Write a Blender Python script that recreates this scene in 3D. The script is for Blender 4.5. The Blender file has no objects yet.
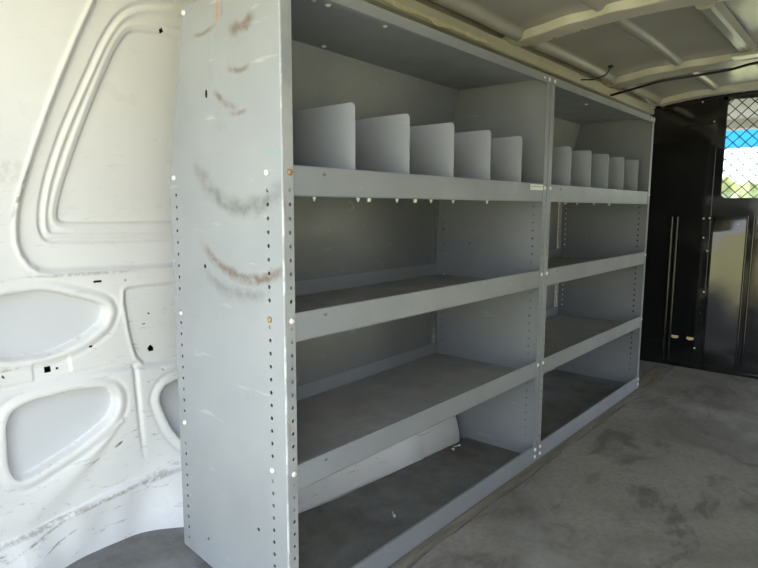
import bpy, bmesh, math, random
import numpy as np
from mathutils import Vector, Matrix
from mathutils.geometry import tessellate_polygon
random.seed(4)
SC = bpy.context.scene
COL = SC.collection

# ------------------------------------------------------------------ camera
cd = bpy.data.cameras.new('camera'); cam = bpy.data.objects.new('camera', cd); COL.objects.link(cam)
F = Vector((0.75583838, 0.64202483, -0.12850081)); R = Vector((0.64781019, -0.76178968, 0.00429499)); U = R.cross(F)
CAM = Vector((0.0, -0.81244, 0.83192))
cam.matrix_world = Matrix(((R.x, U.x, -F.x, CAM.x), (R.y, U.y, -F.y, CAM.y), (R.z, U.z, -F.z, CAM.z), (0, 0, 0, 1)))
cd.sensor_width = 36; cd.lens = 590.66 / 758 * 36; cd.clip_start = 0.02; cd.clip_end = 300
SC.camera = cam

# ------------------------------------------------------------------ light
w = bpy.data.worlds.new('sky'); SC.world = w; w.use_nodes = True
nt = w.node_tree; bg = nt.nodes['Background']
tc = nt.nodes.new('ShaderNodeTexCoord'); sx = nt.nodes.new('ShaderNodeSeparateXYZ'); cr = nt.nodes.new('ShaderNodeValToRGB')
nt.links.new(tc.outputs['Generated'], sx.inputs[0]); nt.links.new(sx.outputs['Z'], cr.inputs[0]); nt.links.new(cr.outputs[0], bg.inputs[0])
cr.color_ramp.elements[0].position = 0.0; cr.color_ramp.elements[0].color = (0.93, 0.97, 1.0, 1)
cr.color_ramp.elements[1].position = 0.6; cr.color_ramp.elements[1].color = (0.60, 0.76, 1.0, 1)
bg.inputs[1].default_value = 2.2
sl = bpy.data.lights.new('sun', 'SUN'); sun = bpy.data.objects.new('sun', sl); COL.objects.link(sun)
sl.energy = 9.0; sl.angle = 0.01; sl.color = (1, 0.95, 0.84)
sun.rotation_euler = Vector((-0.12, -0.75, -0.9)).to_track_quat('-Z', 'Y').to_euler()
SC.view_settings.view_transform = 'Standard'; SC.view_settings.look = 'None'
SC.view_settings.exposure = 0.85; SC.view_settings.gamma = 1
SC.view_settings.use_curve_mapping = False

# ------------------------------------------------------------------ materials
def srgb(r, g, b):
    f = lambda c: (c / 255 / 12.92) if c / 255 < 0.04045 else ((c / 255 + 0.055) / 1.055) ** 2.4
    return (f(r), f(g), f(b), 1)

class NB:
    """small node builder working on world-fixed positions"""
    def __init__(s, name, rough=0.5, metal=0.0, spec=0.5):
        s.m = bpy.data.materials.new(name); s.m.use_nodes = True; s.t = s.m.node_tree
        s.b = s.t.nodes['Principled BSDF']
        s.b.inputs['Roughness'].default_value = rough; s.b.inputs['Metallic'].default_value = metal
        s.b.inputs['Specular IOR Level'].default_value = spec
        s.pos = s.t.nodes.new('ShaderNodeNewGeometry').outputs['Position']
    def n(s, k): return s.t.nodes.new(k)
    def l(s, a, b): s.t.links.new(a, b)
    def noise(s, scale, detail=3, rough=0.55, stretch=None, dist=0.0):
        src = s.pos
        if stretch:
            mp = s.n('ShaderNodeMapping'); mp.inputs['Scale'].default_value = stretch[:3]
            if len(stretch) > 3: mp.inputs['Rotation'].default_value = stretch[3]
            s.l(src, mp.inputs[0]); src = mp.outputs[0]
        t = s.n('ShaderNodeTexNoise'); t.inputs['Scale'].default_value = scale; t.inputs['Detail'].default_value = detail
        t.inputs['Roughness'].default_value = rough; t.inputs['Distortion'].default_value = dist
        s.l(src, t.inputs['Vector']); return t.outputs['Fac']
    def rng(s, v, a, b, c=0.0, d=1.0, smooth=False):
        m = s.n('ShaderNodeMapRange'); m.inputs[1].default_value = a; m.inputs[2].default_value = b
        m.inputs[3].default_value = c; m.inputs[4].default_value = d; m.clamp = True
        if smooth: m.interpolation_type = 'SMOOTHSTEP'
        s.l(v, m.inputs[0]); return m.outputs[0]
    def math(s, op, a, b=None):
        m = s.n('ShaderNodeMath'); m.operation = op
        for i, v in enumerate((a, b)):
            if v is None: continue
            if isinstance(v, (int, float)): m.inputs[i].default_value = v
            else: s.l(v, m.inputs[i])
        return m.outputs[0]
    def mix(s, f, a, b):
        m = s.n('ShaderNodeMix'); m.data_type = 'RGBA'
        if isinstance(f, (int, float)): m.inputs[0].default_value = f
        else: s.l(f, m.inputs[0])
        for i, v in ((6, a), (7, b)):
            if isinstance(v, tuple): m.inputs[i].default_value = v
            else: s.l(v, m.inputs[i])
        return m.outputs[2]
    def col(s, v):
        if isinstance(v, tuple): s.b.inputs['Base Color'].default_value = v
        else: s.l(v, s.b.inputs['Base Color'])
    def rough(s, v): s.l(v, s.b.inputs['Roughness'])
    def bump(s, v, strength=0.2, dist=0.002):
        b = s.n('ShaderNodeBump'); b.inputs['Strength'].default_value = strength; b.inputs['Distance'].default_value = dist
        s.l(v, b.inputs['Height']); s.l(b.outputs[0], s.b.inputs['Normal'])

GREY = (0.282, 0.296, 0.310, 1)
def m_paint(name, base=GREY, wear=0.5, stains=None):
    q = NB(name, 0.38)
    c = q.mix(q.rng(q.noise(3.5, 4), 0.35, 0.7), base, tuple(x * 0.87 for x in base[:3]) + (1,))
    sc = q.rng(q.noise(26, 5, 0.65, (1, 0.25, 1.6)), 0.63, 0.70)
    c = q.mix(q.math('MULTIPLY', sc, 0.30 * wear), c, (0.60, 0.60, 0.60, 1))
    dk = q.rng(q.noise(9, 6, 0.7), 0.60, 0.72)
    c = q.mix(q.math('MULTIPLY', dk, 0.35 * wear), c, (0.17, 0.165, 0.155, 1))
    if stains:
        for (cy, cz, r, wd, py, pz, L, colr, amt, sy) in stains:
            mp = q.n('ShaderNodeMapping'); mp.vector_type = 'POINT'
            mp.inputs['Location'].default_value = (0, -cy * sy, -cz); mp.inputs['Scale'].default_value = (0, sy, 1)
            q.l(q.pos, mp.inputs[0])
            ln = q.n('ShaderNodeVectorMath'); ln.operation = 'LENGTH'; q.l(mp.outputs[0], ln.inputs[0])
            wob = q.math('MULTIPLY', q.math('SUBTRACT', q.noise(40, 3), 0.5), wd * 1.2)
            d = q.math('ABSOLUTE', q.math('ADD', q.math('SUBTRACT', ln.outputs['Value'], r), wob))
            ring = q.rng(d, 0.0, wd, 1.0, 0.0, True)
            mp2 = q.n('ShaderNodeMapping'); mp2.inputs['Location'].default_value = (0, -py, -pz); mp2.inputs['Scale'].default_value = (0, 1, 1)
            q.l(q.pos, mp2.inputs[0])
            l2 = q.n('ShaderNodeVectorMath'); l2.operation = 'LENGTH'; q.l(mp2.outputs[0], l2.inputs[0])
            win = q.rng(l2.outputs['Value'], L * 0.45, L, 1.0, 0.0, True)
            nz = q.rng(q.noise(48, 5, 0.7), 0.28, 0.58)
            k = q.math('MULTIPLY', q.math('MULTIPLY', ring, win), q.math('MULTIPLY', nz, amt))
            c = q.mix(k, c, colr)
    q.col(c); q.rough(q.rng(q.noise(8, 3), 0.3, 0.7, 0.32, 0.52)); q.bump(q.noise(5, 2), 0.12, 0.006)
    return q.m
BR = (0.135, 0.095, 0.07, 1); DG = (0.12, 0.12, 0.11, 1); OR = (0.42, 0.17, 0.06, 1)
STAINS = [ # centre y, centre z, radius, width, window y, z, window length, colour, amount, y scale
    (5.18, 1.20, 5.0, 0.009, 0.18, 1.215, 0.045, OR, 0.95, 1.0),
    (5.165, 1.20, 5.0, 0.006, 0.165, 1.21, 0.035, DG, 0.6, 1.0),
    (0.105, 1.25, 0.09, 0.015, 0.10, 1.160, 0.04, BR, 0.7, 1.0),
    (0.12, 1.21, 0.055, 0.016, 0.11, 1.153, 0.045, BR, 0.8, 1.0),
    (0.235, 1.27, 0.105, 0.007, 0.225, 1.165, 0.05, BR, 0.7, 1.0),
    (0.115, 1.18, 0.098, 0.009, 0.12, 1.083, 0.04, BR, 0.8, 1.0),
    (0.11, 1.13, 0.115, 0.011, 0.165, 1.028, 0.05, BR, 0.8, 1.0),
    (0.12, 1.13, 0.125, 0.007, 0.125, 1.008, 0.035, BR, 0.7, 1.0),
    (0.11, 0.985, 0.155, 0.026, 0.12, 0.84, 0.17, DG, 0.75, 0.9),
    (0.10, 0.90, 0.205, 0.016, 0.12, 0.715, 0.17, BR, 0.95, 0.95),
    (0.12, 0.86, 0.20, 0.022, 0.15, 0.68, 0.13, DG, 0.55, 0.95),
    (0.24, 0.92, 0.03, 0.02, 0.25, 0.90, 0.04, BR, 0.4, 1.0),
    (0.02, 0.97, 0.045, 0.012, 0.015, 0.925, 0.04, (0.16, 0.30, 0.24, 1), 0.5, 1.0),
]
PAINT = m_paint('grey_shelf_paint')
PAINTS = m_paint('grey_shelf_paint_stained', wear=0.8, stains=STAINS)
DIVP = m_paint('divider_paint', (0.37, 0.39, 0.43, 1), wear=0.4)
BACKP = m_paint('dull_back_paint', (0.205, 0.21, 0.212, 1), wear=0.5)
def m_dirt(name, a, b, paint=GREY, amt=0.85):
    q = NB(name, 0.6)
    k = q.rng(q.noise(3.2, 7, 0.62, dist=0.4), 0.30, 0.62, 0.35, 1.0)
    c = q.mix(q.math('MULTIPLY', k, amt), paint, q.mix(q.rng(q.noise(14, 6, 0.7), 0.35, 0.65), a, b))
    sp = q.rng(q.noise(120, 2), 0.66, 0.72)
    c = q.mix(q.math('MULTIPLY', sp, 0.4), c, (0.35, 0.34, 0.31, 1))
    q.col(c); q.rough(q.rng(q.noise(6, 4), 0.3, 0.7, 0.45, 0.75)); q.bump(q.noise(30, 5), 0.15, 0.002)
    return q.m
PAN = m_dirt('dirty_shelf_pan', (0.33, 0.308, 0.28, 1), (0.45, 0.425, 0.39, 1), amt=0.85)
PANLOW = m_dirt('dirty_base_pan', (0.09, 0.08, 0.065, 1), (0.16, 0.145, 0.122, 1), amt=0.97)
def m_plain(name, c, rough=0.5, metal=0.0, var=0.1, scale=12, spec=0.5):
    q = NB(name, rough, metal, spec)
    q.col(q.mix(q.rng(q.noise(scale, 4), 0.3, 0.7), c, tuple(x * (1 - var) for x in c[:3]) + (1,)))
    return q.m
ZINC = m_plain('zinc_bolt', (0.86, 0.85, 0.80, 1), 0.35, 0.3)
RUSTB = m_plain('rusty_bolt', (0.45, 0.26, 0.13, 1), 0.6, 0.2, 0.4, 90)
def m_bend_highlight():
    q = NB('bend_highlight', 0.4)
    k = q.rng(q.noise(30, 5, 0.7, (1, 1, 0.4)), 0.46, 0.56)  # pale tone paints the bend's edge highlight; rust flecks go over it
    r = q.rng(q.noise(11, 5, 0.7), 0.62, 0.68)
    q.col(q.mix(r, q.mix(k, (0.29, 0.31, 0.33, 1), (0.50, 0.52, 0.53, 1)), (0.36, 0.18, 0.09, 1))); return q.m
BENDHI = m_bend_highlight()
def m_flange():
    q = NB('rust_flecked_flange', 0.42)
    base = q.mix(q.rng(q.noise(6, 4), 0.4, 0.65), GREY, (0.40, 0.41, 0.40, 1))
    k = q.rng(q.noise(22, 6, 0.72, (1, 1, 0.35)), 0.57, 0.64)
    q.col(q.mix(q.math('MULTIPLY', k, 0.75), base, (0.30, 0.19, 0.13, 1))); return q.m
FLG = m_flange()
def m_white():
    q = NB('white_body_paint', 0.32)
    base = (0.80, 0.79, 0.775, 1)
    c = q.mix(q.rng(q.noise(2.5, 4), 0.35, 0.7), base, (0.74, 0.735, 0.72, 1))
    sep = q.n('ShaderNodeSeparateXYZ'); q.l(q.pos, sep.inputs[0])
    low = q.rng(sep.outputs['Z'], 0.05, 1.1, 1.0, 0.12)
    s1 = q.rng(q.noise(34, 7, 0.72, (1.0, 1, 2.6, (0, 0.5, 0))), 0.595, 0.66)
    s2 = q.rng(q.noise(5, 3), 0.42, 0.62)
    c = q.mix(q.math('MULTIPLY', q.math('MULTIPLY', s1, s2), q.math('MULTIPLY', low, 0.9)), c, (0.34, 0.31, 0.28, 1))
    s3 = q.rng(q.noise(11, 6, 0.68, (1.0, 1, 4.5, (0, 0.35, 0))), 0.62, 0.68)
    c = q.mix(q.math('MULTIPLY', s3, q.math('MULTIPLY', low, 0.6)), c, (0.42, 0.40, 0.36, 1))
    for cx_, cz_, ang, a, b, amt, colr in ((.575, .116, .10, .26, .007, .75, (.36, .33, .29, 1)), (.60, .675, -.02, .15, .0045, .6, (.34, .28, .24, 1)),
            (.655, .244, .5, .014, .004, 1.0, (.16, .15, .11, 1)), (.474, .865, 1.25, .075, .006, .8, (.30, .27, .22, 1)), (.452, .085, .30, .08, .004, .8, (.30, .27, .23, 1)),
            (.50, .060, .35, .05, .003, .8, (.28, .25, .22, 1)), (.60, .222, .45, .03, .0022, .8, (.36, .30, .24, 1)), (.70, .268, .2, .02, .0018, .8, (.3, .27, .2, 1)), (.445, .90, .3, .05, .03, .25, (.4, .37, .32, 1)),
            (.50, .378, .1, .03, .015, .45, (.4, .38, .36, 1)), (.74, .135, .15, .05, .012, .45, (.34, .32, .28, 1)), (.43, .48, .1, .03, .004, .6, (.34, .31, .27, 1))):
        mp = q.n('ShaderNodeMapping'); mp.vector_type = 'TEXTURE'; mp.inputs['Location'].default_value = (cx_, 0, cz_); mp.inputs['Rotation'].default_value = (0, -ang, 0); mp.inputs['Scale'].default_value = (a, 1000, b)
        q.l(q.pos, mp.inputs[0]); ln = q.n('ShaderNodeVectorMath'); ln.operation = 'LENGTH'; q.l(mp.outputs[0], ln.inputs[0])
        k = q.math('MULTIPLY', q.math('MULTIPLY', q.rng(ln.outputs['Value'], 0.5, 1.1, 1.0, 0.0, True), q.rng(q.noise(70, 5, 0.7), 0.40, 0.56)), amt)
        c = q.mix(k, c, colr)
    q.col(c); q.rough(q.rng(q.noise(7, 3), 0.3, 0.7, 0.26, 0.42)); return q.m
WHITE = m_white()
SKIN = m_plain('inner_face_of_outer_skin', (0.66, 0.67, 0.69, 1), 0.35, 0, 0.06, 5)  # cooler than the wall: bluish shade of the openings put into the base
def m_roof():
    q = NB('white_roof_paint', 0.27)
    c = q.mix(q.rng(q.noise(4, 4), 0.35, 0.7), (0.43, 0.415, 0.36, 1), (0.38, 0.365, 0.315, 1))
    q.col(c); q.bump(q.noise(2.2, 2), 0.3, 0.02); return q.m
ROOF = m_roof()
BOW = m_plain('bow_primer_paint', (0.62, 0.59, 0.48, 1), 0.36)
SEAL = m_plain('cream_sealant', (0.80, 0.74, 0.52, 1), 0.5, 0, 0.2, 60)
def m_black():
    q = NB('black_gloss_paint', 0.2, 0.0, 0.7)
    c = q.mix(q.rng(q.noise(5, 6, 0.7), 0.5, 0.68), (0.006, 0.006, 0.006, 1), (0.016, 0.0155, 0.014, 1))
    s = q.rng(q.noise(20, 6, 0.75, (1, 1.0, 0.7)), 0.66, 0.71)
    sep = q.n('ShaderNodeSeparateXYZ'); q.l(q.pos, sep.inputs[0])
    low = q.rng(sep.outputs['Z'], 0.0, 0.7, 1.0, 0.1)
    c = q.mix(q.math('MULTIPLY', q.math('MULTIPLY', s, low), 0.6), c, (0.15, 0.15, 0.14, 1))
    q.col(c); q.rough(q.rng(q.noise(4, 5, 0.6), 0.35, 0.7, 0.06, 0.17)); q.bump(q.noise(3.0, 3), 0.2, 0.008); return q.m
BLACK = m_black()
WIRE = m_plain('black_wire', (0.02, 0.02, 0.02, 1), 0.45)
CABLE = m_plain('black_cable', (0.015, 0.015, 0.015, 1), 0.5)
DARK = m_plain('dark_cavity', (0.05, 0.05, 0.05, 1), 0.8)
def m_floor():
    q = NB('worn_grey_mat', 0.55)
    a = q.mix(q.rng(q.noise(1.6, 7, 0.66, dist=0.8), 0.36, 0.62), (0.15, 0.132, 0.108, 1), (0.32, 0.288, 0.245, 1))
    d = q.rng(q.noise(3.0, 8, 0.68, (1, 1.5, 1), 1.3), 0.53, 0.63)
    c = q.mix(q.math('MULTIPLY', d, 0.6), a, (0.07, 0.062, 0.05, 1))
    f = q.rng(q.noise(60, 5, 0.7), 0.40, 0.60); c = q.mix(q.math('MULTIPLY', f, 0.35), c, (0.13, 0.125, 0.115, 1))
    e = q.rng(q.noise(2.2, 5, 0.6), 0.60, 0.70); c = q.mix(q.math('MULTIPLY', e, 0.4), c, (0.36, 0.35, 0.32, 1))
    q.col(c); q.rough(q.rng(q.noise(3, 5), 0.3, 0.7, 0.42, 0.7)); q.bump(q.noise(18, 6), 0.25, 0.004); return q.m
MAT = m_floor()
def m_wood():
    q = NB('worn_tan_wood', 0.75)
    c = q.mix(q.rng(q.noise(6, 6, 0.7, (0.6, 6, 1)), 0.35, 0.65), (0.25, 0.215, 0.165, 1), (0.13, 0.115, 0.09, 1)); q.col(c); return q.m
WOOD = m_wood()
SUB = m_dirt('bare_steel_floor', (0.10, 0.095, 0.085, 1), (0.17, 0.16, 0.15, 1), amt=1.0)
STICK = m_plain('sticker_paper', (0.80, 0.80, 0.77, 1), 0.5, 0, 0.05)
INK = m_plain('sticker_print', (0.25, 0.25, 0.25, 1), 0.6)
SLOTLT = m_plain('slot_light_yellow', (0.95, 0.80, 0.42, 1), 0.3, 0.25)  # bright yellow stands for light showing through slots in the partition
LINER = m_plain('cab_headliner', (0.55, 0.55, 0.53, 1), 0.9)
def m_ground():
    q = NB('dry_grass_ground', 0.95)
    c = q.mix(q.rng(q.noise(0.6, 6), 0.4, 0.6), (0.60, 0.52, 0.22, 1), (0.50, 0.46, 0.18, 1))
    c = q.mix(q.rng(q.noise(14, 6, 0.7), 0.4, 0.7), c, (0.58, 0.52, 0.28, 1)); q.col(c); return q.m
GROUND = m_ground()
HEDGE = m_plain('hedge_leaves', (0.34, 0.36, 0.14, 1), 0.8, 0, 0.5, 2)

# ------------------------------------------------------------------ mesh helpers
class MB:
    def __init__(s): s.v = []; s.f = []; s.mi = []; s.sm = []
    def add(s, vs, fs, mi=0, sm=False):
        o = len(s.v); s.v += [tuple(v) for v in vs]
        for f in fs: s.f.append([o + i for i in f]); s.mi.append(mi); s.sm.append(sm)
    def box(s, a, b, mi=0):
        (x0, y0, z0), (x1, y1, z1) = [min(p, q) for p, q in zip(a, b)], [max(p, q) for p, q in zip(a, b)]
        s.add([(x0, y0, z0), (x1, y0, z0), (x1, y1, z0), (x0, y1, z0), (x0, y0, z1), (x1, y0, z1), (x1, y1, z1), (x0, y1, z1)],
              [(0, 3, 2, 1), (4, 5, 6, 7), (0, 1, 5, 4), (1, 2, 6, 5), (2, 3, 7, 6), (3, 0, 4, 7)], mi)
    def plate(s, outer, holes, P, th, mi=0):
        """flat sheet: outline + holes in 2-D, P maps (a, b, t) to 3-D, th = thickness"""
        loops = [[Vector((x, y, 0)) for x, y in outer]] + [[Vector((x, y, 0)) for x, y in h] for h in holes]
        tris = tessellate_polygon(loops); flat = [p for L in loops for p in L]; n = len(flat)
        vs = [P(p.x, p.y, 0) for p in flat] + [P(p.x, p.y, th) for p in flat]
        fs = [tuple(t) for t in tris] + [tuple(i + n for i in reversed(t)) for t in tris]
        k = 0
        for L in loops:
            m = len(L)
            for i in range(m): fs.append((k + i, k + (i + 1) % m, k + (i + 1) % m + n, k + i + n))
            k += m
        s.add(vs, fs, mi)
    def prism(s, prof, P, t0, t1, mi=0, sm=False):
        n = len(prof); vs = [P(a, b, t0) for a, b in prof] + [P(a, b, t1) for a, b in prof]
        fs = [(i, (i + 1) % n, (i + 1) % n + n, i + n) for i in range(n)]
        s.add(vs, fs, mi, sm); s.add(vs, [tuple(range(n))[::-1], tuple(range(n, 2 * n))], mi)
    def tube(s, pts, r, seg=8, mi=0):
        pts = [Vector(p) for p in pts]; vs = []; up = Vector((0, 0, 1))
        for i, p in enumerate(pts):
            d = (pts[min(i + 1, len(pts) - 1)] - pts[max(i - 1, 0)]).normalized()
            a = d.cross(up); a = a.normalized() if a.length > 1e-4 else Vector((1, 0, 0)); b = d.cross(a)
            for k in range(seg):
                t = 2 * math.pi * k / seg; vs.append(p + (a * math.cos(t) + b * math.sin(t)) * r)
        fs = [(i * seg + k, i * seg + (k + 1) % seg, (i + 1) * seg + (k + 1) % seg, (i + 1) * seg + k) for i in range(len(pts) - 1) for k in range(seg)]
        fs += [tuple(range(seg))[::-1], tuple((len(pts) - 1) * seg + k for k in range(seg))]
        s.add(vs, fs, mi, True)
    def lathe(s, base, axis, prof, seg=12, mi=0):
        """prof: (distance along axis, radius)"""
        base = Vector(base); ax = Vector(axis).normalized()
        a = ax.cross(Vector((0, 0, 1))); a = a.normalized() if a.length > 1e-3 else Vector((1, 0, 0)); b = ax.cross(a); vs = []
        for h, r in prof:
            for k in range(seg):
                t = 2 * math.pi * k / seg; vs.append(base + ax * h + (a * math.cos(t) + b * math.sin(t)) * r)
        n = len(prof)
        fs = [(i * seg + k, i * seg + (k + 1) % seg, (i + 1) * seg + (k + 1) % seg, (i + 1) * seg + k) for i in range(n - 1) for k in range(seg)]
        fs += [tuple(range(seg))[::-1], tuple((n - 1) * seg + k for k in range(seg))]
        s.add(vs, fs, mi, True)
    def build(s, name, mats, parent=None, loc=None):
        me = bpy.data.meshes.new(name)
        org = Vector(parent['_o']) if parent is not None and '_o' in parent else (Vector(loc) if loc else Vector((0, 0, 0)))
        me.from_pydata([tuple(Vector(v) - org) for v in s.v], [], s.f)
        for m in (mats if isinstance(mats, (list, tuple)) else [mats]): me.materials.append(m)
        me.polygons.foreach_set('material_index', s.mi); me.polygons.foreach_set('use_smooth', s.sm); me.update()
        bm = bmesh.new(); bm.from_mesh(me); bmesh.ops.recalc_face_normals(bm, faces=bm.faces); bm.to_mesh(me); bm.free()
        o = bpy.data.objects.new(name, me); COL.objects.link(o)
        if parent is not None: o.parent = parent; o['_o'] = parent['_o'] if '_o' in parent else (0., 0., 0.)
        elif loc: o.location = org
        return o
def tag(o, label=None, cat=None, group=None, kind=None):
    for k, v in (('label', label), ('category', cat), ('group', group), ('kind', kind)):
        if v: o[k] = v
    return o
def empty(name, loc):
    o = bpy.data.objects.new(name, None); COL.objects.link(o); o.location = loc; o['_o'] = tuple(float(c) for c in loc); return o
def ngon(cx, cy, r, n=6, ry=None, ph=0.5):
    return [(cx + r * math.cos(2 * math.pi * (i + ph) / n), cy + (ry or r) * math.sin(2 * math.pi * (i + ph) / n)) for i in range(n)]
def rect(x0, y0, x1, y1): return [(x0, y0), (x1, y0), (x1, y1), (x0, y1)]
BOLT = [(0, .0060), (.0012, .0060), (.0026, .0053), (.0038, .0037), (.0044, .0015)]

# ================================================================== SETTING
XB = 3.386          # bulkhead plane
YL, YR = 0.60, -1.16
def zroof(y): return 1.414 - 0.040 * ((y + 0.28) / 0.45) ** 2
def poly_sdf(px, pz, poly):
    poly = np.array(poly); n = len(poly); d = np.full(px.shape, 1e9); inside = np.zeros(px.shape, bool)
    for i in range(n):
        a = poly[i]; b = poly[(i + 1) % n]; e = b - a
        t = np.clip(((px - a[0]) * e[0] + (pz - a[1]) * e[1]) / (e @ e), 0, 1)
        d = np.minimum(d, np.hypot(px - a[0] - t * e[0], pz - a[1] - t * e[1]))
        c = ((a[1] > pz) != (b[1] > pz)); 
        with np.errstate(divide='ignore', invalid='ignore'):
            xi = (b[0] - a[0]) * (pz - a[1]) / (b[1] - a[1]) + a[0]
        inside ^= c & (px < xi)
    return np.where(inside, -d, d)
def smooth_poly(poly, it=2, r=.25):
    for _ in range(it):
        q = []; n = len(poly)
        for i in range(n):
            a = poly[i]; b = poly[(i + 1) % n]
            q += [(a[0] * (1 - r) + b[0] * r, a[1] * (1 - r) + b[1] * r), (a[0] * r + b[0] * (1 - r), a[1] * r + b[1] * (1 - r))]
        poly = q
    return poly
def line_d(px, pz, pts):
    d = np.full(px.shape, 1e9)
    for a, b in zip(pts, pts[1:]):
        a = np.array(a); b = np.array(b); e = b - a
        t = np.clip(((px - a[0]) * e[0] + (pz - a[1]) * e[1]) / (e @ e), 0, 1)
        d = np.minimum(d, np.hypot(px - a[0] - t * e[0], pz - a[1] - t * e[1]))
    return d
def wall_y(z):
    return YL - 0.15 * np.clip((z - 0.72) / 0.62, 0, 1.2) ** 1.6 - 0.10 * np.clip((z - 1.25) / 0.14, 0, 1) ** 2
def build_wall_left():
    xs = np.concatenate([np.arange(0.15, 0.36, 0.02), np.arange(0.36, 0.93, 0.0027), np.arange(0.93, XB + .04, 0.06)])
    zs = np.concatenate([np.arange(-0.02, 0.02, 0.01), np.arange(0.02, 1.36, 0.0027), [1.37, 1.385, 1.40]])
    X, Z = np.meshgrid(xs, zs, indexing='ij'); Y = wall_y(Z).copy()
    S = lambda d, a, b: np.clip((d - a) / (b - a), 0, 1) ** 2 * (3 - 2 * np.clip((d - a) / (b - a), 0, 1))
    XE = 1.35
    pill = smooth_poly([(0.62, 1.36), (0.61, 1.283), (0.56, 1.147), (0.51, 0.993), (0.473, 0.865), (0.461, 0.802), (0.462, 0.738), (0.49, 0.690), (0.54, 0.676), (XE, 0.668), (XE, 1.36)], 1)
    d = poly_sdf(X, Z, pill); Y += 0.016 * (1 - S(d, -0.014, 0.004)) - 0.004 * np.exp(-(d / 0.007) ** 2)
    # darker crease line along the bottom of that field
    r1 = smooth_poly([(0.70, 1.290), (0.642, 1.240), (0.592, 1.107), (0.542, 0.974), (0.508, 0.845), (0.508, 0.755), (0.560, 0.741), (XE, 0.735), (XE, 1.33), (0.87, 1.317)], 2)
    d = poly_sdf(X, Z, r1)
    Y += 0.012 * (1 - S(d, -0.010, 0.0)) - 0.008 * np.exp(-((d + 0.019) / 0.007) ** 2)
    r2 = smooth_poly([(0.715, 1.236), (0.678, 1.214), (0.634, 1.092), (0.589, 0.956), (0.553, 0.834), (0.553, 0.792), (0.60, 0.789), (XE, 0.787), (XE, 1.245), (0.86, 1.240)], 2)
    d = poly_sdf(X, Z, r2)
    Y += 0.009 * (1 - S(d, -0.006, 0.0)) - 0.004 * np.exp(-((d - 0.010) / 0.006) ** 2)
    INNER = []
    def opening(poly, it=2, depth=0.030):
        nonlocal Y
        d = poly_sdf(X, Z, smooth_poly(poly, 2, .16))
        Y += depth * (1 - S(d, -0.004, 0.0)) - 0.0035 * np.exp(-((d - 0.008) / 0.008) ** 2) + 0.002 * np.exp(-((d - 0.024) / 0.005) ** 2)
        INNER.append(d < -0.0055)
    opening([(0.30, 0.575), (0.31, 0.605), (0.386, 0.632), (0.423, 0.645), (0.512, 0.650), (0.620, 0.611), (0.645, 0.597), (0.653, 0.577), (0.640, 0.547), (0.592, 0.518), (0.513, 0.493), (0.432, 0.497), (0.372, 0.52), (0.31, 0.535)])
    opening([(0.412, 0.361), (0.424, 0.390), (0.466, 0.405), (0.562, 0.408), (0.620, 0.400), (0.648, 0.388), (0.660, 0.362), (0.657, 0.334), (0.637, 0.305), (0.565, 0.266), (0.465, 0.230), (0.438, 0.227), (0.420, 0.238), (0.410, 0.270)])
    opening([(0.766, 0.328), (0.772, 0.350), (0.787, 0.366), (0.834, 0.376), (1.05, 0.380), (1.05, 0.12), (0.92, 0.125), (0.826, 0.198), (0.792, 0.252)])
    # pressed plate
    d = poly_sdf(X, Z, smooth_poly([(0.688, 0.625), (0.71, 0.634), (0.86, 0.632), (0.90, 0.62), (0.89, 0.41), (0.77, 0.425), (0.722, 0.436), (0.703, 0.50)], 1))
    Y += 0.007 * (1 - S(d, -0.006, 0.003)) - 0.002 * np.exp(-((d - 0.006) / 0.004) ** 2)
    d = poly_sdf(X, Z, [(0.475, 0.485), (0.555, 0.492), (0.558, 0.450), (0.475, 0.443)])
    Y += 0.004 * (1 - S(d, -0.004, 0.002))
    # horizontal crease with the lower panel standing proud
    cz = np.interp(X, [0.3, 0.409, 0.531, 0.647, 0.71, 0.778, 0.90], [0.43, 0.436, 0.440, 0.440, 0.432, 0.420, 0.438])
    Y -= 0.008 * (1 - S(Z - cz, -0.012, 0.0)) * S(Z, 0.05, 0.15); Y += 0.003 * np.exp(-((Z - cz - 0.004) / 0.004) ** 2)
    d = line_d(X, Z, [(0.707, 0.43), (0.712, 0.315), (0.719, 0.19)]); Y += 0.006 * np.exp(-(d / 0.006) ** 2) * np.clip((Z - 0.17) / 0.1, 0, 1)
    # long diagonal swage below the opening
    d = line_d(X, Z, [(0.665, 0.302), (0.56, 0.215), (0.42, 0.125)]); wd = np.interp(X, [0.4, 0.66], [0.045, 0.006]); Y -= 0.006 * np.exp(-(d / wd) ** 2)
    # sill ledge
    lz = np.interp(X, [0.3, 0.385, 0.511, 0.656, 0.765, 0.83], [0.085, 0.096, 0.113, 0.134, 0.138, 0.140])
    Y -= 0.016 * (1 - S(Z - lz, -0.004, 0.004)); Y -= 0.05 * np.clip((0.56 - X) / 0.14, 0, 1) ** 1.5 * (1 - S(Z, 0.0, 0.12))
    Y -= 0.003 * np.sin(X * 60) * np.exp(-((Z - 0.06) / 0.05) ** 2)
    # start of the wheel housing swelling out beside the shelf
    Y -= 0.13 * S(X, 0.66, 0.92) * (1 - S(Z, -0.02, 0.22)) + 0.02 * S(X, 0.72, 0.9) * (1 - S(Z, 0.1, 0.4))
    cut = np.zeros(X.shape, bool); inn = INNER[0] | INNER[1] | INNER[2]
    def rc(x, z, a, b): return (np.abs(X - x) < a) & (np.abs(Z - z) < b)
    def ci(x, z, r): return np.hypot(X - x, Z - z) < r
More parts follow.
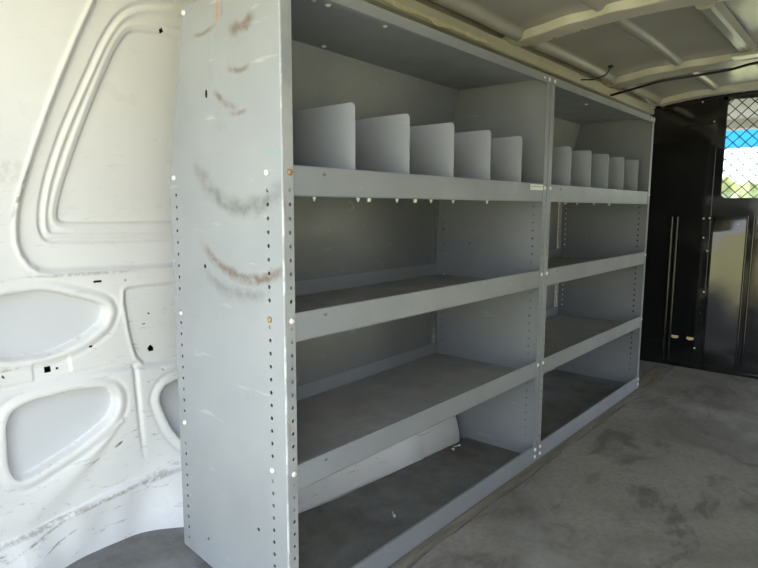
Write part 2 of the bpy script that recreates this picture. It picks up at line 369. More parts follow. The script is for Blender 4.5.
    for m in (rc(0.629, 0.654, .0115, .0035), ci(0.696, 0.652, .0035), ci(0.757, 0.559, .0042), rc(0.742, 0.535, .005, .0025), ci(0.758, 0.467, .0095),
              rc(0.604, 0.501, .0062, .0050), rc(0.507, 0.464, .0082, .0092), ci(0.527, 0.463, .0048), ci(0.417, 0.467, .0045), ci(0.782, 0.408, .0038),
              rc(0.807, 0.118, .010, .009), ci(0.770, 1.24, .006)): cut |= m
    nx, nz = X.shape; mb = MB(); mb.v = np.stack([X, Y, Z], -1).reshape(-1, 3).tolist()
    for i in range(nx - 1):
        for k in range(nz - 1):
            if cut[i, k] and cut[i + 1, k + 1]: continue
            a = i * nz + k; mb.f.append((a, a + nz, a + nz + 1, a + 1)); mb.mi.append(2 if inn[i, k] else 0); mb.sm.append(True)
    # outer skin closes the cavity, end returns and bottom
    mb.box((0.15, 0.685, -0.02), (XB + .04, 0.70, 1.40), 1); mb.box((0.15, 0.40, 1.40), (XB + .04, 0.70, 1.41), 1)
    mb.box((0.14, 0.40, -0.03), (0.15, 0.70, 1.41), 0); mb.box((0.15, 0.50, -0.045), (XB + .04, 0.70, -0.03), 1)
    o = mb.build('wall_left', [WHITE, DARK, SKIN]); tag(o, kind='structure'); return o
build_wall_left()

# floor sheet, side walls, roof
mb = MB(); mb.box((0.15, YR, -0.03), (XB + 1.7, YL + .03, -0.004)); tag(mb.build('floor', SUB), kind='structure')
def right_wall():
    mb = MB(); x0, x1 = 0.15, XB; dz = 0.95; a, b = 2.35, 3.10
    P = lambda x, z, t: (x, YR + 0.15 * max(0, (z - 0.72) / 0.62) ** 1.6 - t, z)
    for (xa, xb_, za, zb) in ((x0, a, -.02, 1.42), (b, x1 + .04, -.02, 1.42), (a, b, dz, 1.42)):
        n = 12
        for i in range(n):
            z0 = za + (zb - za) * i / n; z1 = za + (zb - za) * (i + 1) / n
            mb.add([P(xa, z0, 0), P(xb_, z0, 0), P(xb_, z1, 0), P(xa, z1, 0), P(xa, z0, .08), P(xb_, z0, .08), P(xb_, z1, .08), P(xa, z1, .08)],
                   [(0, 1, 2, 3), (7, 6, 5, 4), (0, 3, 7, 4), (1, 5, 6, 2), (0, 4, 5, 1), (3, 2, 6, 7)], 0)
    tag(mb.build('wall_right', WHITE), kind='structure')
right_wall()
def build_roof():
    xs = np.linspace(0.15, XB + .02, 260); ys = np.linspace(YR + 0.12, 0.49, 300)
    X, Y = np.meshgrid(xs, ys, indexing='ij'); Z = zroof(Y) + 0 * X
    for c in (0.118, -0.137, -0.385, -0.64, -0.90):
        Z -= 0.010 * np.exp(-((Y - c) / 0.016) ** 4) + 0.002 * np.exp(-((Y - c) / 0.05) ** 2)
    Z -= 0.010 * np.exp(-((Y - 0.122) / 0.022) ** 4)
    Z += 0.030 * np.clip((Y - 0.142) / 0.006, 0, 1)
    Z -= 0.004 * np.exp(-((Y + 0.28) / 0.5) ** 2) * np.cos((X - 1.8) / 0.86 * 2 * math.pi)
    nx, ny = X.shape; mb = MB(); mb.v = np.stack([X, Y, Z], -1).reshape(-1, 3).tolist()
    for i in range(nx - 1):
        for k in range(ny - 1):
            a = i * ny + k; mb.f.append((a, a + 1, a + ny + 1, a + ny)); mb.mi.append(0); mb.sm.append(True)
    n = 20
    for i in range(n):
        y0 = YR - .02 + (0.72 - YR) * i / n; y1 = YR - .02 + (0.72 - YR) * (i + 1) / n
        mb.add([(0.15, y0, max(zroof(y0), 1.34) + .03), (XB + .05, y0, max(zroof(y0), 1.34) + .03), (XB + .05, y1, max(zroof(y1), 1.34) + .03), (0.15, y1, max(zroof(y1), 1.34) + .03)], [(0, 1, 2, 3)], 0)
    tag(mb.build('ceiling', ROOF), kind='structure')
build_roof()
# side rails (left and right) under the roof edge
def rail(name, yin, yout, s):
    mb = MB(); prof = [(yin, 1.364), (yin + s * .0015, 1.349), (yin - s * .003, 1.346), (yin - s * .002, 1.329), (yin + s * .002, 1.325), (yin + s * .03, 1.322), (yin + s * .038, 1.316), (yin + s * .10, 1.292), (yout, 1.288), (yout, 1.36), (yin + s * .02, 1.39), (yin + s * .006, 1.366)]
    mb.prism(prof, lambda a, b, t: (t, a, b), 0.16, XB); o = tag(mb.build(name, BOW), kind='structure'); return o
rl = rail('trim_1', 0.163, 0.37, 1); rail('trim_2', -0.723, -0.93, -1)
mb = MB(); xs = [0.95 + 0.74 * i / 110 for i in range(111)]; lo = []; hi = []
for i, x in enumerate(xs):
    k = min(1, (1.69 - x) / .05 + .15)
    hi.append((x, 1.3385 + .0015 * math.sin(x * 70) * k)); lo.append((x, 1.3385 - k * (.0115 + .0025 * math.sin(x * 37) + random.uniform(-.0016, .0016) + (.005 if 1.36 < x < 1.40 else 0))))
mb.plate(lo + hi[::-1], [], lambda a, b, t: (a, .1605 - t - .002 * (1.34 - b) / .012, b), .0022); mb.build('sealant_strip', SEAL, rl)
# roof bows
def bow(name, x0, x1, drop=0.030, y0=-0.80, y1=0.20, m=BOW):
    mb = MB(); n = 60; rings = []
    for i in range(n + 1):
        y = y0 + (y1 - y0) * i / n
        e = min(y1 - y, y - y0); k = min(1, e / 0.10); wob = 0.004 * math.sin(y * 46) * (1 if e > .12 else 0)
        h = drop * (0.35 + 0.65 * k * k * (3 - 2 * k)); zt = zroof(y) + 0.004; zz = min(zt, zroof(y1 - .02) + .1)
        wdt = (x1 - x0) * (0.55 + 0.45 * k); xc = (x0 + x1) / 2
        xa = xc - wdt / 2 + wob; xb_ = xc + wdt / 2
        rings.append([(xa - .016, y, zz - .003), (xa - .002, y, zz - .005), (xa + .008, y, zz - h), (xa + .014, y, zz - h - .002), (xb_ - .014, y, zz - h - .002), (xb_ - .008, y, zz - h), (xb_ + .002, y, zz - .005), (xb_ + .016, y, zz - .003)])
    m_ = len(rings[0]); vs = [p for r in rings for p in r]
    fs = [(i * m_ + j, i * m_ + j + 1, (i + 1) * m_ + j + 1, (i + 1) * m_ + j) for i in range(n) for j in range(m_ - 1)]
    mb.add(vs, fs, 0, False); o = tag(mb.build(name, m), kind='structure')
    hb = MB()
    for y in (0.03, -0.06, -0.17, -0.25, -0.42, -0.55):
        hb.lathe((x1 - .030, y, zroof(y) - drop - .001), (0, 0, -1), [(0, .006), (.0015, .006), (.003, .003)], 10)
    hb.build('plug', ROOF, o)
bow('trim_3', 1.765, 1.870); bow('trim_4', 2.62, 2.75); bow('trim_5', 3.285, 3.375, 0.026)
bow('trim_6', 0.80, 0.90)
# wheel arch in the left corner, under the near shelves
def wheel_arch():
    out = []
    x0, x1, H, rr = 0.80, 1.745, 0.275, 0.28
    pts = [(x0 + .0, 0.0)]
    for i in range(11):
        t = math.pi / 2 * i / 10; pts.append((x0 + 0.15 - 0.15 * math.cos(t), H * math.sin(t)))
    for i in range(1, 8): pts.append((x0 + 0.15 + (x1 - rr - x0 - 0.15) * i / 8, H))
    for i in range(17):
        t = math.pi / 2 * (1 - i / 16); pts.append((x1 - rr + rr * math.cos(t), H * math.sin(t)))
    cx = 1.24; fy = lambda x: 0.392 - 0.125 * (x - 0.8) / 0.9
    mb = MB(); layers = [(0.60, 1.0), (0.0, 1.0)]; prof = [(1.0, 0.20), (1.0, 0.045), (0.985, 0.02), (0.955, 0.006), (0.92, 0.0), (0.62, -0.004), (0.56, -0.006), (0.54, -0.016), (0.30, -0.02), (0.05, -0.022), (0, -.022)]
    n = len(pts); vs = []
    for sc, off in prof:
        for (x, z) in pts:
            xx = cx + (x - cx) * (sc if sc > 0 else 0.001); zz = z * sc; vs.append((xx, fy(xx) + off, zz - .004))
    fs = [(j * n + i, j * n + i + 1, (j + 1) * n + i + 1, (j + 1) * n + i) for j in range(len(prof) - 1) for i in range(n - 1)]
    mb.add(vs, fs, 0, True); o = mb.build('wheel_arch', WHITE); tag(o, kind='structure')
wheel_arch()

# outside
mb = MB(); mb.box((-60, -60, -0.70), (90, 60, -0.66)); tag(mb.build('ground', GROUND), kind='structure')
mb = MB(); mb.box((-2.0, -3.6, -0.659), (8, 6, -0.652)); tag(mb.build('bounce_pad', m_plain('bounce_pad_grey', (0.40, 0.375, 0.35, 1), 0.9, 0, 0.25, 30)), kind='structure')  # unseen grey pad added to make the ground bounce less yellow
# cab beyond the partition
mb = MB(); cx0, cx1 = XB + .05, 5.05
mb.box((cx0, YR, -.35), (cx1, YL, -.33)); mb.box((cx0, YL - .02, -.35), (cx1 - .1, YL, 0.72)); mb.box((cx0, YR, -.35), (cx1 - .1, YR + .02, 0.72))
mb.box((cx0, YL - .14, .72), (cx0 + .25, YL - .10, 1.40)); mb.box((cx0, YR + .10, .72), (cx0 + .25, YR + .14, 1.40))
mb.box((cx0, YR + .08, 1.385), (4.42, YL - .08, 1.41)); mb.box((4.32, YR + .10, 1.33), (4.44, YL - .10, 1.40))
mb.box((4.75, YR + .02, .30), (5.05, YL - .02, 0.68)); mb.box((5.05, YR, -.35), (5.10, YL, .66))
for y in (YR + .10, YL - .14):
    mb.add([(4.40, y, 1.38), (4.46, y, 1.38), (5.06, y, .66), (5.0, y, .66), (4.40, y + .04, 1.38), (4.46, y + .04, 1.38), (5.06, y + .04, .66), (5.0, y + .04, .66)],
           [(0, 1, 2, 3), (7, 6, 5, 4), (0, 4, 5, 1), (1, 5, 6, 2), (2, 6, 7, 3), (3, 7, 4, 0)])
tag(mb.build('cab_shell', LINER), kind='structure')
def glass(name, tint, gl=0.05):
    m = bpy.data.materials.new(name); m.use_nodes = True; t = m.node_tree; t.nodes.clear()
    o = t.nodes.new('ShaderNodeOutputMaterial'); a = t.nodes.new('ShaderNodeBsdfTransparent'); b = t.nodes.new('ShaderNodeBsdfGlossy'); x = t.nodes.new('ShaderNodeMixShader')
    a.inputs[0].default_value = tint; b.inputs['Roughness'].default_value = 0.02; x.inputs[0].default_value = gl
    t.links.new(a.outputs[0], x.inputs[1]); t.links.new(b.outputs[0], x.inputs[2]); t.links.new(x.outputs[0], o.inputs[0]); return m
GL = glass('windshield_glass', (0.93, 0.97, 0.95, 1)); TINT = glass('blue_tint_glass', (0.16, 0.48, 0.70, 1))
def wp(f): return (4.44 + .6 * f, 1.345 - .68 * f)
def pane(name, f0, f1, m, par=None):
    mb = MB(); (xa, za), (xb_, zb) = wp(f0), wp(f1); t = .005
    mb.add([(xa, YR + .12, za), (xb_, YR + .12, zb), (xb_, YL - .12, zb), (xa, YL - .12, za), (xa + t, YR + .12, za), (xb_ + t, YR + .12, zb), (xb_ + t, YL - .12, zb), (xa + t, YL - .12, za)],
           [(0, 1, 2, 3), (7, 6, 5, 4), (0, 4, 5, 1), (1, 5, 6, 2), (2, 6, 7, 3), (3, 7, 4, 0)])
    return mb.build(name, m, par)
wn = pane('window_1', 0.175, 1.0, GL); tag(wn, kind='structure'); pane('tint_band', 0.0, 0.17, TINT, wn)
def hedge():
    mb = MB(); n, k = 120, 14; vs = []
    for i in range(n + 1):
        for j in range(k + 1):
            y = -14 + 36 * i / n; t = math.pi * j / k
            r = 1 + 0.22 * math.sin(i * 1.7 + j) * math.sin(i * .61) + random.uniform(-.09, .09)
            vs.append((24 - 1.4 * math.cos(t) * r, y + random.uniform(-.1, .1), -0.66 + 2.3 * math.sin(t) * r))
    mb.add(vs, [(i * (k + 1) + j, i * (k + 1) + j + 1, (i + 1) * (k + 1) + j + 1, (i + 1) * (k + 1) + j) for i in range(n) for j in range(k)], 0, False)
    tag(mb.build('hedge', HEDGE), 'pale green hedge far ahead seen through the wire window', 'hedge')
hedge()

# ================================================================== SHELVING
X0, XM, XE = 0.6928, 1.7655, 2.838
TH = 0.0016
TOP, TOPB, AT, AB, BT, BB, CT, CB, DT = 1.2313, 1.2081, 0.9055, 0.8523, 0.6361, 0.5831, 0.3400, 0.2906, 0.0554
KZ = 0.893
PITCH = 0.0252
def side_panel(root, x, s, ylo, ytop, zfb=0.0, zrb=0.0, near=False):
    """upright sheet in the x plane; s=+1: flanges turn toward +x.  ylo = depth below the kink, ytop = depth at the top"""
    mb = MB(); b = 0.003
    outer = [(b, zfb), (ylo * .55, zrb * .6), (ylo - b, zrb), (ylo - b, KZ), (ytop - b, TOP - .002), (b, TOP - .002)]
    holes = []
    zs = [0.887 - PITCH * i for i in range(33)]
    bolt_z = [AT - .012, BT - .012, CT - .011]
    for z in zs:
        if any(abs(z - q) < .012 for q in bolt_z): continue
        if z > zfb + .02: holes.append(ngon(0.042, z, .0039, 6, .0042))
        zr = z - .006
        if zr > zrb + .02: holes.append(ngon(ylo - 0.0245, zr, .0036, 6, .0039))
    holes += [ngon(0.248 if near else 0.277, 0.710, .0048, 8)]
    if near: holes += [ngon(0.224, 1.052, .0045, 10, .0085), ngon(0.27, 0.10, .004, 8), ngon(0.09, 0.19, .004, 8)]
    x1 = x
    mb.plate(outer, holes, lambda a, c, t: (x1 + s * t, a, c), TH, 1)
    # front bend
    arc = [(b - b * math.sin(t), b - b * math.cos(t)) for t in [math.pi / 2 * i / 5 for i in range(6)]]   # (y, x offset)
    vs = []
    for y_, xo in arc: vs += [(x + s * xo, y_, zfb), (x + s * xo, y_, TOPB + .003)]
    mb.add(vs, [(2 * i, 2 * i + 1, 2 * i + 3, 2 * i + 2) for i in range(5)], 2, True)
    # front flange
    fl = 0.0255
    fh = []
    for z in zs:
        if any(abs(z - q) < .012 for q in bolt_z): continue
        if z > 0.06: fh.append(ngon(0.0165, z, .0034, 6, .0040))
    mb.plate(rect(b, zfb, fl, TOPB + .003), fh, lambda a, c, t: (x + s * a, t, c), TH, 3)
    # rear flanges (lower and slanted upper)
    rh = [ngon(0.018, z - .006, .0034, 6) for z in zs if z > .08]
    mb.plate(rect(0.001, zrb, fl, KZ), rh, lambda a, c, t: (x + s * a, ylo - t, c), TH, 1)
    mb.add([(x, ylo, KZ), (x + s * fl, ylo, KZ), (x + s * fl, ytop, TOP - .002), (x, ytop, TOP - .002)], [(0, 1, 2, 3)], 1)
    mb.add([(x + s * t_, yy, zz) for t_ in (0,) for yy, zz in ((ylo - b, KZ), (ylo, KZ), (ytop, TOP - .002), (ytop - b, TOP - .002))], [(0, 1, 2, 3)], 1)
    return mb.build('side_panel', [PAINT, PAINTS if near else PAINT, BENDHI if near else PAINT, FLG if near else PAINT], root)
def near_skew(a, b): return abs(a - b) > .01
def shelf(root, xa, xb_, zt, zb, da, db, name='shelf', pan=PAN, slots=(), lipy=0.0022, lipz=None, side=True):
    """tray: pan at the foot of an upturned front lip, upturned back and side lips"""
    mb = MB(); zp = zb + 0.010
    D = lambda x: da + (db - da) * (x - xa) / (xb_ - xa)
    g = 0.0022
    if lipy < 0: g = -0.001
    # pan (top face slot 1)
    vs = [(xa + g, .006, zp), (xb_ - g, .006, zp), (xb_ - g, D(xb_) - .004, zp), (xa + g, D(xa) - .004, zp)]
    mb.add(vs, [(0, 1, 2, 3)], 1)
    mb.add([(x, y, z - TH) for x, y, z in vs] + vs, [(3, 2, 1, 0), (0, 1, 5, 4), (1, 2, 6, 5), (2, 3, 7, 6), (3, 0, 4, 7)], 0)
    # front lip
    x0, x1 = (xa + .001, xb_ - .001)
    mb.plate(rect(x0, zb, x1, zt), [rect(x0 + a, zt - .0145, x0 + a + .0035, zt - .0095) for a in slots] + [rect(x0 + a + .005, zt - .0145, x0 + a + .0085, zt - .0095) for a in slots],
             lambda a, c, t: (a, lipy + t, c), .0015, 0)
    mb.box((x0, lipy, zt - .0004), (x1, lipy + .006, zt + .0012), 0)
    mb.box((x0, lipy, zb - .0008), (x1, lipy + .012, zb + .0008), 0)
    # back lip
    hb = zp + .040
    if name == 'shelf':
        mb.add([(xa + g, D(xa) - .004, zp - .001), (xb_ - g, D(xb_) - .004, zp - .001), (xb_ - g, D(xb_) - .004, hb), (xa + g, D(xa) - .004, hb),
                (xa + g, D(xa) - .0055, zp), (xb_ - g, D(xb_) - .0055, zp), (xb_ - g, D(xb_) - .0055, hb), (xa + g, D(xa) - .0055, hb)],
               [(0, 1, 2, 3), (7, 6, 5, 4), (3, 2, 6, 7)], 0)
        mb.box((xa + g, min(D(xa), D(xb_)) - .0085, hb - .001), (xb_ - g, min(D(xa), D(xb_)) - .004, hb + .001), 0) if not near_skew(da, db) else None
    for xx, sg, DD in ((xa + g, 1, D(xa)), (xb_ - g, -1, D(xb_))):
        if name == 'base_tray' and xa == X0 and sg == 1: continue
        mb.box((xx, .008, zp), (xx + sg * .0015, DD - .006, zp + (.030 if name == 'shelf' else .026)), 0)
    return mb.build(name, [PAINT, pan], root)
def divider(root, x, ylo):
    mb = MB(); r = .012; z1 = 1.0395; z0 = AB + .011; y0 = .0075
    out = [(y0, z0), (ylo - .03, z0), (ylo - .03, z1)] + [(y0 + r - r * math.sin(t), z1 - r + r * math.cos(t)) for t in [math.pi / 2 * i / 6 for i in range(7)]]
    mb.plate(out, [], lambda a, c, t: (x + t, a, c), .0016, 0)
    mb.box((x, y0 + .004, z0), (x + .022, ylo - .035, z0 + .0015), 0)
    return mb.build('divider', DIVP, root)
def bolt(root, p, ax, m=ZINC, sc=1.0, label=None):
    mb = MB(); mb.lathe(p, ax, [(a * sc, b * sc) for a, b in BOLT], 10); o = mb.build('bolt', m, root)
    if label: o['label'] = label
    return o
def back_panel(root, xa, xb_, z0, z1, da, db, wide_gap=0.004):
    mb = MB(); n = 1
    xr = xb_ - 0.0275 - wide_gap
    D = lambda x: da + (db - da) * (x - xa) / (xb_ - xa)
    o = .0012
    mb.add([(xa + .003, D(xa) - o, z0), (xr, D(xr) - o, z0), (xr, D(xr) - o, z1), (xa + .003, D(xa) - o, z1),
            (xa + .003, D(xa), z0), (xr, D(xr), z0), (xr, D(xr), z1), (xa + .003, D(xa), z1)],
           [(0, 1, 2, 3), (7, 6, 5, 4), (0, 4, 5, 1), (1, 5, 6, 2), (2, 6, 7, 3), (3, 7, 4, 0)])
    return mb.build('back_panel', BACKP, root)
def unit(xa, xb_, near, label):
    da, db = (0.372, 0.409) if near else (0.412, 0.412)
    ta, tb = (0.295, 0.333) if near else (0.335, 0.335)
    root = empty('shelving_unit', ((xa + xb_) / 2, 0.2, 0)); tag(root, label, 'shelving unit', 'grey steel van shelving units')
    side_panel(root, xa, 1, da, ta, 0.0, 0.05 if near else 0.0, near)
    side_panel(root, xb_, -1, db, tb)
    shelf(root, xa, xb_, AT, AB, da, db, slots=(.100,))
    shelf(root, xa, xb_, BT, BB, da, db, slots=(.100,))
    shelf(root, xa, xb_, CT, CB, da, db, slots=(.100,))
    # base pan reaches only to the wheel arch in the near unit
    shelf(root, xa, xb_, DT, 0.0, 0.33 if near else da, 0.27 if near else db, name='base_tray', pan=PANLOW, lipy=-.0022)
    # top panel with turned-down front lip
    mb = MB()
    mb.add([(xa, .0, TOP), (xb_, .0, TOP), (xb_, tb, TOP), (xa, ta, TOP), (xa, .0, TOP - TH), (xb_, .0, TOP - TH), (xb_, tb, TOP - TH), (xa, ta, TOP - TH)],
           [(0, 1, 2, 3), (7, 6, 5, 4), (0, 4, 5, 1), (1, 5, 6, 2), (2, 6, 7, 3), (3, 7, 4, 0)])
    mb.box((xa + .0005, -.0022, TOPB), (xb_ - .0005, -.0006, TOP)); mb.box((xa + .0005, -.0022, TOPB - .0006), (xb_ - .0005, .008, TOPB + .0008))
    mb.build('top_panel', PAINT, root)
    # back sheets
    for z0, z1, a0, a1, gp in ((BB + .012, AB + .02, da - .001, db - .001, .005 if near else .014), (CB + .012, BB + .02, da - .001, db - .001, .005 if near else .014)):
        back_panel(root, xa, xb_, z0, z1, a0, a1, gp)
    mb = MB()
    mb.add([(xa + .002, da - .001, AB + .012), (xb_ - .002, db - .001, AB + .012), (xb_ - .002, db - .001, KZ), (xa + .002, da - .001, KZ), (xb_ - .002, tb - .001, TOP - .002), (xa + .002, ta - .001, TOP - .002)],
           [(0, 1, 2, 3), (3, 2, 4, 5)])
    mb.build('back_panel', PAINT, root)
    w_ = xb_ - xa
    for i in range(1, 6): divider(root, xa + w_ * i / 6 + (.017 if near else .012), da)
    # bolts
    f = -.0004
    xl, xr = xa + .0165, xb_ - .0165
    for z in (AT - .012, BT - .012, CT - .011):
        for x in (xl, xr): bolt(root, (x, f, z), (0, -1, 0), RUSTB if (near and x == xl and z > .8) else ZINC)
        if near:
            bolt(root, (xa - .0004, .042, z), (-1, 0, 0), RUSTB if abs(z - BT) < .02 else ZINC)
        bolt(root, (xb_ - .002, .38 if not near else .377, z - .03), (-1, 0, 0), sc=.8)
    for x in (xl, xr):
        bolt(root, (x, -.002, TOPB + .0115), (0, -1, 0)); bolt(root, (x, -.002, DT - .012), (0, -1, 0)); bolt(root, (x, -.002, DT - .036), (0, -1, 0))
    if near:
        bolt(root, (xa, .292, 1.217), (-1, 0, 0)); bolt(root, (xa, .352, .893), (-1, 0, 0)); bolt(root, (xa, .347, .35), (-1, 0, 0)); bolt(root, (xa, .345, .60), (-1, 0, 0), sc=.8)
    bolt(root, (xb_ - .05, -.002, TOPB + .0115), (0, -1, 0), sc=.7)
    # screw ends under the divider shelf
    xs = (0.816, 0.945, 0.980, 1.078, 1.148, 1.214, 1.313, 1.487) if near else (1.976, 2.027, 2.134, 2.301, 2.466)
    for i, x in enumerate(xs):
        big = i in ((2, 4) if near else (4,))
        mb = MB(); mb.lathe((x, .05, AB + .009), (0, 0, -1), [(0, .005), (.008, .0052 if big else .0045), (.013, .0052 if big else .0035), (.018, .004 if big else .0015)], 8)
        o = mb.build('screw_end', ZINC, root)
    for x, y in (((0.832, .062), (0.871, .063), (1.048, .064), (1.078, .286)) if near else ((1.92, .06), (2.3, .1))):
        mb = MB(); mb.lathe((x, y, TOP - TH), (0, 0, -1), BOLT, 8); mb.build('bolt', ZINC, root)
    if near:
        mb = MB(); mb.box((1.657, .0005, .8865), (1.752, .0026, .9035)); st = mb.build('label', STICK, root); st['label'] = 'small white paper sticker'
        mb = MB()
        x = 1.663
        mb.box((x, .0002, .894), (x + .006, .0006, .899))
        for k in range(7): mb.box((1.676 + k * .010, .0002, .8955), (1.676 + k * .010 + .0065, .0006, .898))
        mb.build('print', INK, st)
    return root
unit(X0, XM, True, 'grey steel shelving unit nearer the camera with a rust-smeared end panel')
unit(XM + .0050, XE, False, 'grey steel shelving unit at the far end against the black partition')

# ================================================================== PARTITION
def bulkhead():
    root = empty('partition', (XB, -0.25, 0)); tag(root, 'glossy black steel partition with a wire mesh window at the far end', 'partition')
    y_d = -0.13     # door seam
    P = lambda a, c, t: (XB + t, a, c)
    zt = lambda y: zroof(y) - .006
    # left panel, two sheets meeting at a horizontal seam
    mb = MB(); mb.plate([(YL, -.004), (y_d, -.004), (y_d, .872), (YL, .872)], [], P, .006); mb.build('lower_panel', BLACK, root)
    mb = MB(); top = [(y_d + (YL - .12 - y_d) * i / 10) for i in range(11)]
    mb.plate([(YL - .005, .876), (y_d, .876)] + [(y, zt(y)) for y in top] + [(YL - .08, 1.33)], [], P, .006); mb.build('upper_panel', BLACK, root)
    mb = MB(); mb.box((XB - .006, -.87, .866), (XB, YL - .02, .882)); mb.build('seam_strip', BLACK, root)
    # raised ribs on the lower sheet
    for y in (0.024, -0.318, -0.62, -0.90):
        mb = MB(); z1 = .80 if y < 0 else .79
        for dy in (-.013, .013):
            pr = [(y + dy - .006, 0), (y + dy - .003, -.008), (y + dy + .003, -.008), (y + dy + .006, 0)]
            mb.prism(pr, lambda a, b, t: (XB + b, a, t), .02, z1, 0, True)
        mb.build('rib', BLACK, root)
    # door sheet with window opening
    wy0, wy1, wz0, wz1 = -0.86, -0.180, .886, 1.362
    mb = MB(); ys = [y_d - .004 - (0.87 - .0) * i / 12 for i in range(13)]
    r = .025
    cor = []
    for (cx_, cz_, a0) in ((wy1 - r, wz1 - r, 0), (wy0 + r, wz1 - r, 90), (wy0 + r, wz0 + r, 180), (wy1 - r, wz0 + r, 270)):
        for k in range(5): t = math.radians(a0 + 22.5 * k); cor.append((cx_ + r * math.cos(t), cz_ + r * math.sin(t)))
    mb.plate([(y_d - .004, -.004)] + [(y, zt(y)) for y in ys] + [(ys[-1], -.004)], [cor], P, .005); d = mb.build('door', BLACK, root)
    mb = MB(); mb.box((XB - .004, wy0 - .02, wz0 - .022), (XB, wy1 + .02, wz0 - .002)); mb.box((XB - .004, wy0 - .02, wz1 + .002), (XB, wy1 + .02, wz1 + .016))
    mb.box((XB - .004, wy1 + .002, wz0 - .022), (XB, wy1 + .02, wz1 + .016)); mb.build('window_frame', BLACK, d)
    mb = MB(); p = 0.054; th = .0042
    for s in (1, -1):
        k = -60
        while k < 60:
            c = k * p; k += 1
            # line: z - wz0 = s*(y - wy0) + c
            pts = []
            for y in (wy0 - .01, wy1 + .01):
                z = wz0 + s * (y - wy0) * 1.0 + c; pts.append([y, z])
            (ya, za), (yb, zb) = pts
            lo, hi = wz0 - .008, wz1 + .008
            def clip(ya, za, yb, zb):
                if max(za, zb) < lo or min(za, zb) > hi: return None
                def f(y, z):
                    if z < lo: y += (lo - z) / ((zb - za) / (yb - ya)); z = lo
                    if z > hi: y += (hi - z) / ((zb - za) / (yb - ya)); z = hi
                    return y, z
                return f(ya, za), f(yb, zb)
            q = clip(ya, za, yb, zb)
            if not q: continue
            (a, b), (c2, d2) = q
            if abs(a - c2) < .004: continue
            n = Vector((0, -(d2 - b), (c2 - a))).normalized() * th / 2
            x0 = XB + .006 + (.002 if s > 0 else 0); vs = []
            for dx in (0, .0025):
                for yy, zz, sg in ((a, b, 1), (c2, d2, 1), (c2, d2, -1), (a, b, -1)): vs.append((x0 + dx, yy + n.y * sg, zz + n.z * sg))
            mb.add(vs, [(0, 1, 2, 3), (7, 6, 5, 4), (0, 4, 5, 1), (1, 5, 6, 2), (2, 6, 7, 3), (3, 7, 4, 0)])
    mb.build('wire_mesh', WIRE, d)
    mb = MB(); ny, nz = 24, 60; vs = []  # bowed sheet added over the door so it mirrors the bright ground behind
    for i in range(ny + 1):
        for k in range(nz + 1):
            f = i / ny; y = -.302 + .146 * f; z = .02 + .775 * k / nz
            e = min(1, min(k, nz - k) / 6); vs.append((XB - .0012 - e * (.021 * f ** 1.15 + .0015 * math.sin(z * 9 + 3 * f)), y, z))
    for k in range(nz + 1): vs.append((XB - .0005, -.154, .02 + .775 * k / nz))
    mb.add(vs, [(i * (nz + 1) + k, i * (nz + 1) + k + 1, (i + 1) * (nz + 1) + k + 1, (i + 1) * (nz + 1) + k) for i in range(ny + 1) for k in range(nz)], 0, True)
    mb.build('door_reflector', BLACK, root)
    # upright seam post beside the door and right hand panel
    mb = MB(); mb.box((XB - .010, y_d - .012, .0), (XB - .0005, y_d + .022, zt(y_d) - .004)); mb.build('post', BLACK, root)
    mb = MB(); mb.plate([(ys[-1] - .004, -.004), (ys[-1] - .004, 1.40), (YR + .10, 1.36), (YR + .03, .9), (YR, -.004)], [], P, .006); mb.build('side_sheet', BLACK, root)
    for y, z in ((.161, 1.361), (-.067, 1.365), (-.128, 1.263), (-.14, .786), (-.112, .783), (-.118, .686), (-.263, .756), (-.14, .62), (-.138, .408), (-.114, .109)):
        mb = MB(); mb.lathe((XB - (.0104 if -.145 < y < -.105 else .0005), y, z), (-1, 0, 0), [(a, b * .8) for a, b in BOLT], 10); mb.build('bolt', ZINC, root)
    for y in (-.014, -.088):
        mb = MB(); mb.box((XB - .004, y - .017, .150), (XB - .0005, y + .017, .162)); mb.box((XB - .007, y - .010, .147), (XB - .004, y + .010, .158)); o = mb.build('glint_plate', SLOTLT, root); o['label'] = 'light through a slot, painted as a small pale yellow tab'
    mb = MB(); mb.box((XB - .003, -.20, .0), (XB - .0005, .10, .030)); mb.box((XB - .012, -.86, -.004), (XB - .0005, -.15, .012)); mb.build('kick_strip', BLACK, root)
bulkhead()

# ================================================================== THINGS ON THE FLOOR AND ROOF
def floor_mat():
    xs = [0.16 + (XB - .02 - .16) * i / 120 for i in range(121)]
    top = [(x, -0.040 - .004 * math.sin(x * 9) - .003 * math.sin(x * 31 + 1)) for x in xs]
    out = [(0.16, YR + .02), (XB - .014, YR + .02)] + [(x, y) for x, y in reversed(top)]
    mb = MB(); mb.plate(out, [], lambda a, b, t: (a, b, -.004 + t), .004)
    tag(mb.build('floor_mat', MAT), 'worn grey stained mat covering the open cargo floor', 'mat')
floor_mat()
def wood_strip():
    xs = [0.55 + 2.78 * i / 90 for i in range(91)]
    out = [(x, .05 if x > XE + .01 else -.0045) for x in xs] + [(x, -.0335 - .003 * math.sin(x * 17)) for x in reversed(xs)]
    mb = MB(); mb.plate(out, [], lambda a, b, t: (a, b, -.004 + t), .005)
    tag(mb.build('wood_strip', WOOD), 'worn tan wooden strip running along the foot of the shelves', 'strip')
wood_strip()
mb = MB(); n = 80; pts = []
cp = [(2.755, .21, 1.336), (2.727, .154, 1.331), (2.677, .021, 1.341), (2.655, -.073, 1.350), (2.67, -.205, 1.358), (2.666, -.312, 1.363), (2.63, -.408, 1.368), (2.60, -.55, 1.360)]
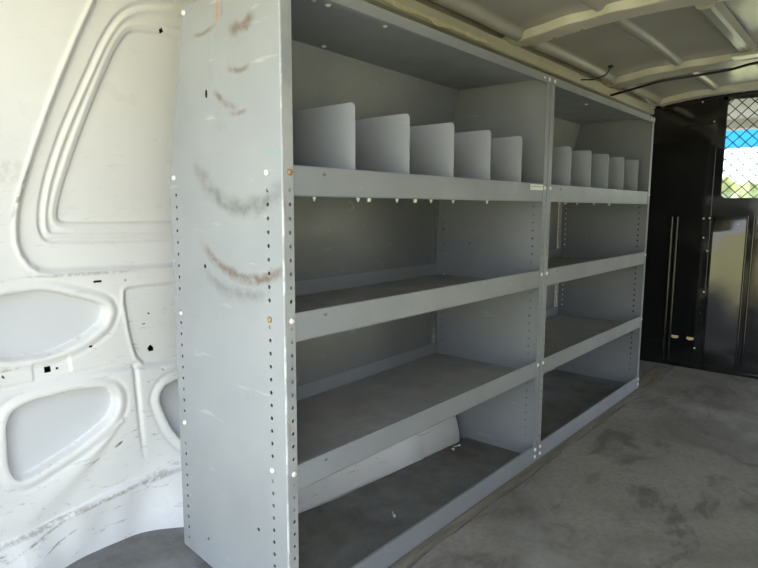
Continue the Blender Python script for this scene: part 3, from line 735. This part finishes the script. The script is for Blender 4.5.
def catmull(cp, n):
    out = []; q = [cp[0]] + list(cp) + [cp[-1]]
    for i in range(1, len(q) - 2):
        p0, p1, p2, p3 = [Vector(a) for a in q[i - 1:i + 3]]
        for k in range(n):
            t = k / n; out.append(0.5 * ((2 * p1) + (p2 - p0) * t + (2 * p0 - 5 * p1 + 4 * p2 - p3) * t * t + (3 * p1 - p0 - 3 * p2 + p3) * t ** 3))
    return out + [Vector(cp[-1])]
mb.tube(catmull(cp, 8), .0052); tag(mb.build('roof_cable', CABLE), 'thick black cable slung across the roof in front of the second bow', 'cable')
mb = MB(); mb.tube(catmull([(2.375, .19, 1.332), (2.39, .160, 1.342), (2.427, .126, 1.345), (2.405, .080, 1.348), (2.395, .062, 1.352), (2.361, .035, 1.368)], 6), .0028)
mb.lathe((2.361, .035, 1.376), (0, 0, -1), [(0, .004), (.004, .011), (.008, .011), (.012, .004)], 8)
tag(mb.build('loose_wire', CABLE), 'thin black wire end dangling from the roof above the far shelves', 'wire')
# folded bracket running fore and aft near the right of the roof
mb = MB(); zz = zroof(-.38) - .005
pr = [(-.415, 0), (-.405, -.020), (-.395, -.024), (-.372, -.024), (-.362, -.020), (-.350, 0)]
mb.prism(pr, lambda a, b, t: (t, a, zz + b), 1.90, 2.50)
mb.box((2.485, -.43, zz - .038), (2.545, -.345, zz - .030)); mb.box((2.50, -.42, zz - .032), (2.53, -.36, zz))
tag(mb.build('roof_brace', ROOF), 'pale pressed steel brace under the roof between the two bows', 'brace')
def screw(p, d, label, name='loose_screw', L=.022):
    mb = MB(); d = Vector(d).normalized()
    mb.lathe(p, d, [(0, .0045), (.003, .0045), (.0032, .0022), (L - .004, .0022), (L, .0006)], 8)
    tag(mb.build(name, ZINC), label, 'screw', 'loose hardware on the bottom tray')
zf = 0.0145
screw((1.16, .115, zf), (.6, .8, 0), 'short shiny screw lying alone in the middle of the near bottom tray', L=.026)
screw((1.680, .243, zf), (-.9, .3, 0), 'shiny screw lying beside the rounded end of the wheel arch', L=.030)
screw((1.635, .238, zf), (.2, .9, 0), 'small bolt touching the foot of the wheel arch', 'loose_bolt', L=.014)
for o in list(bpy.data.objects):
    if '_o' in o: del o['_o']
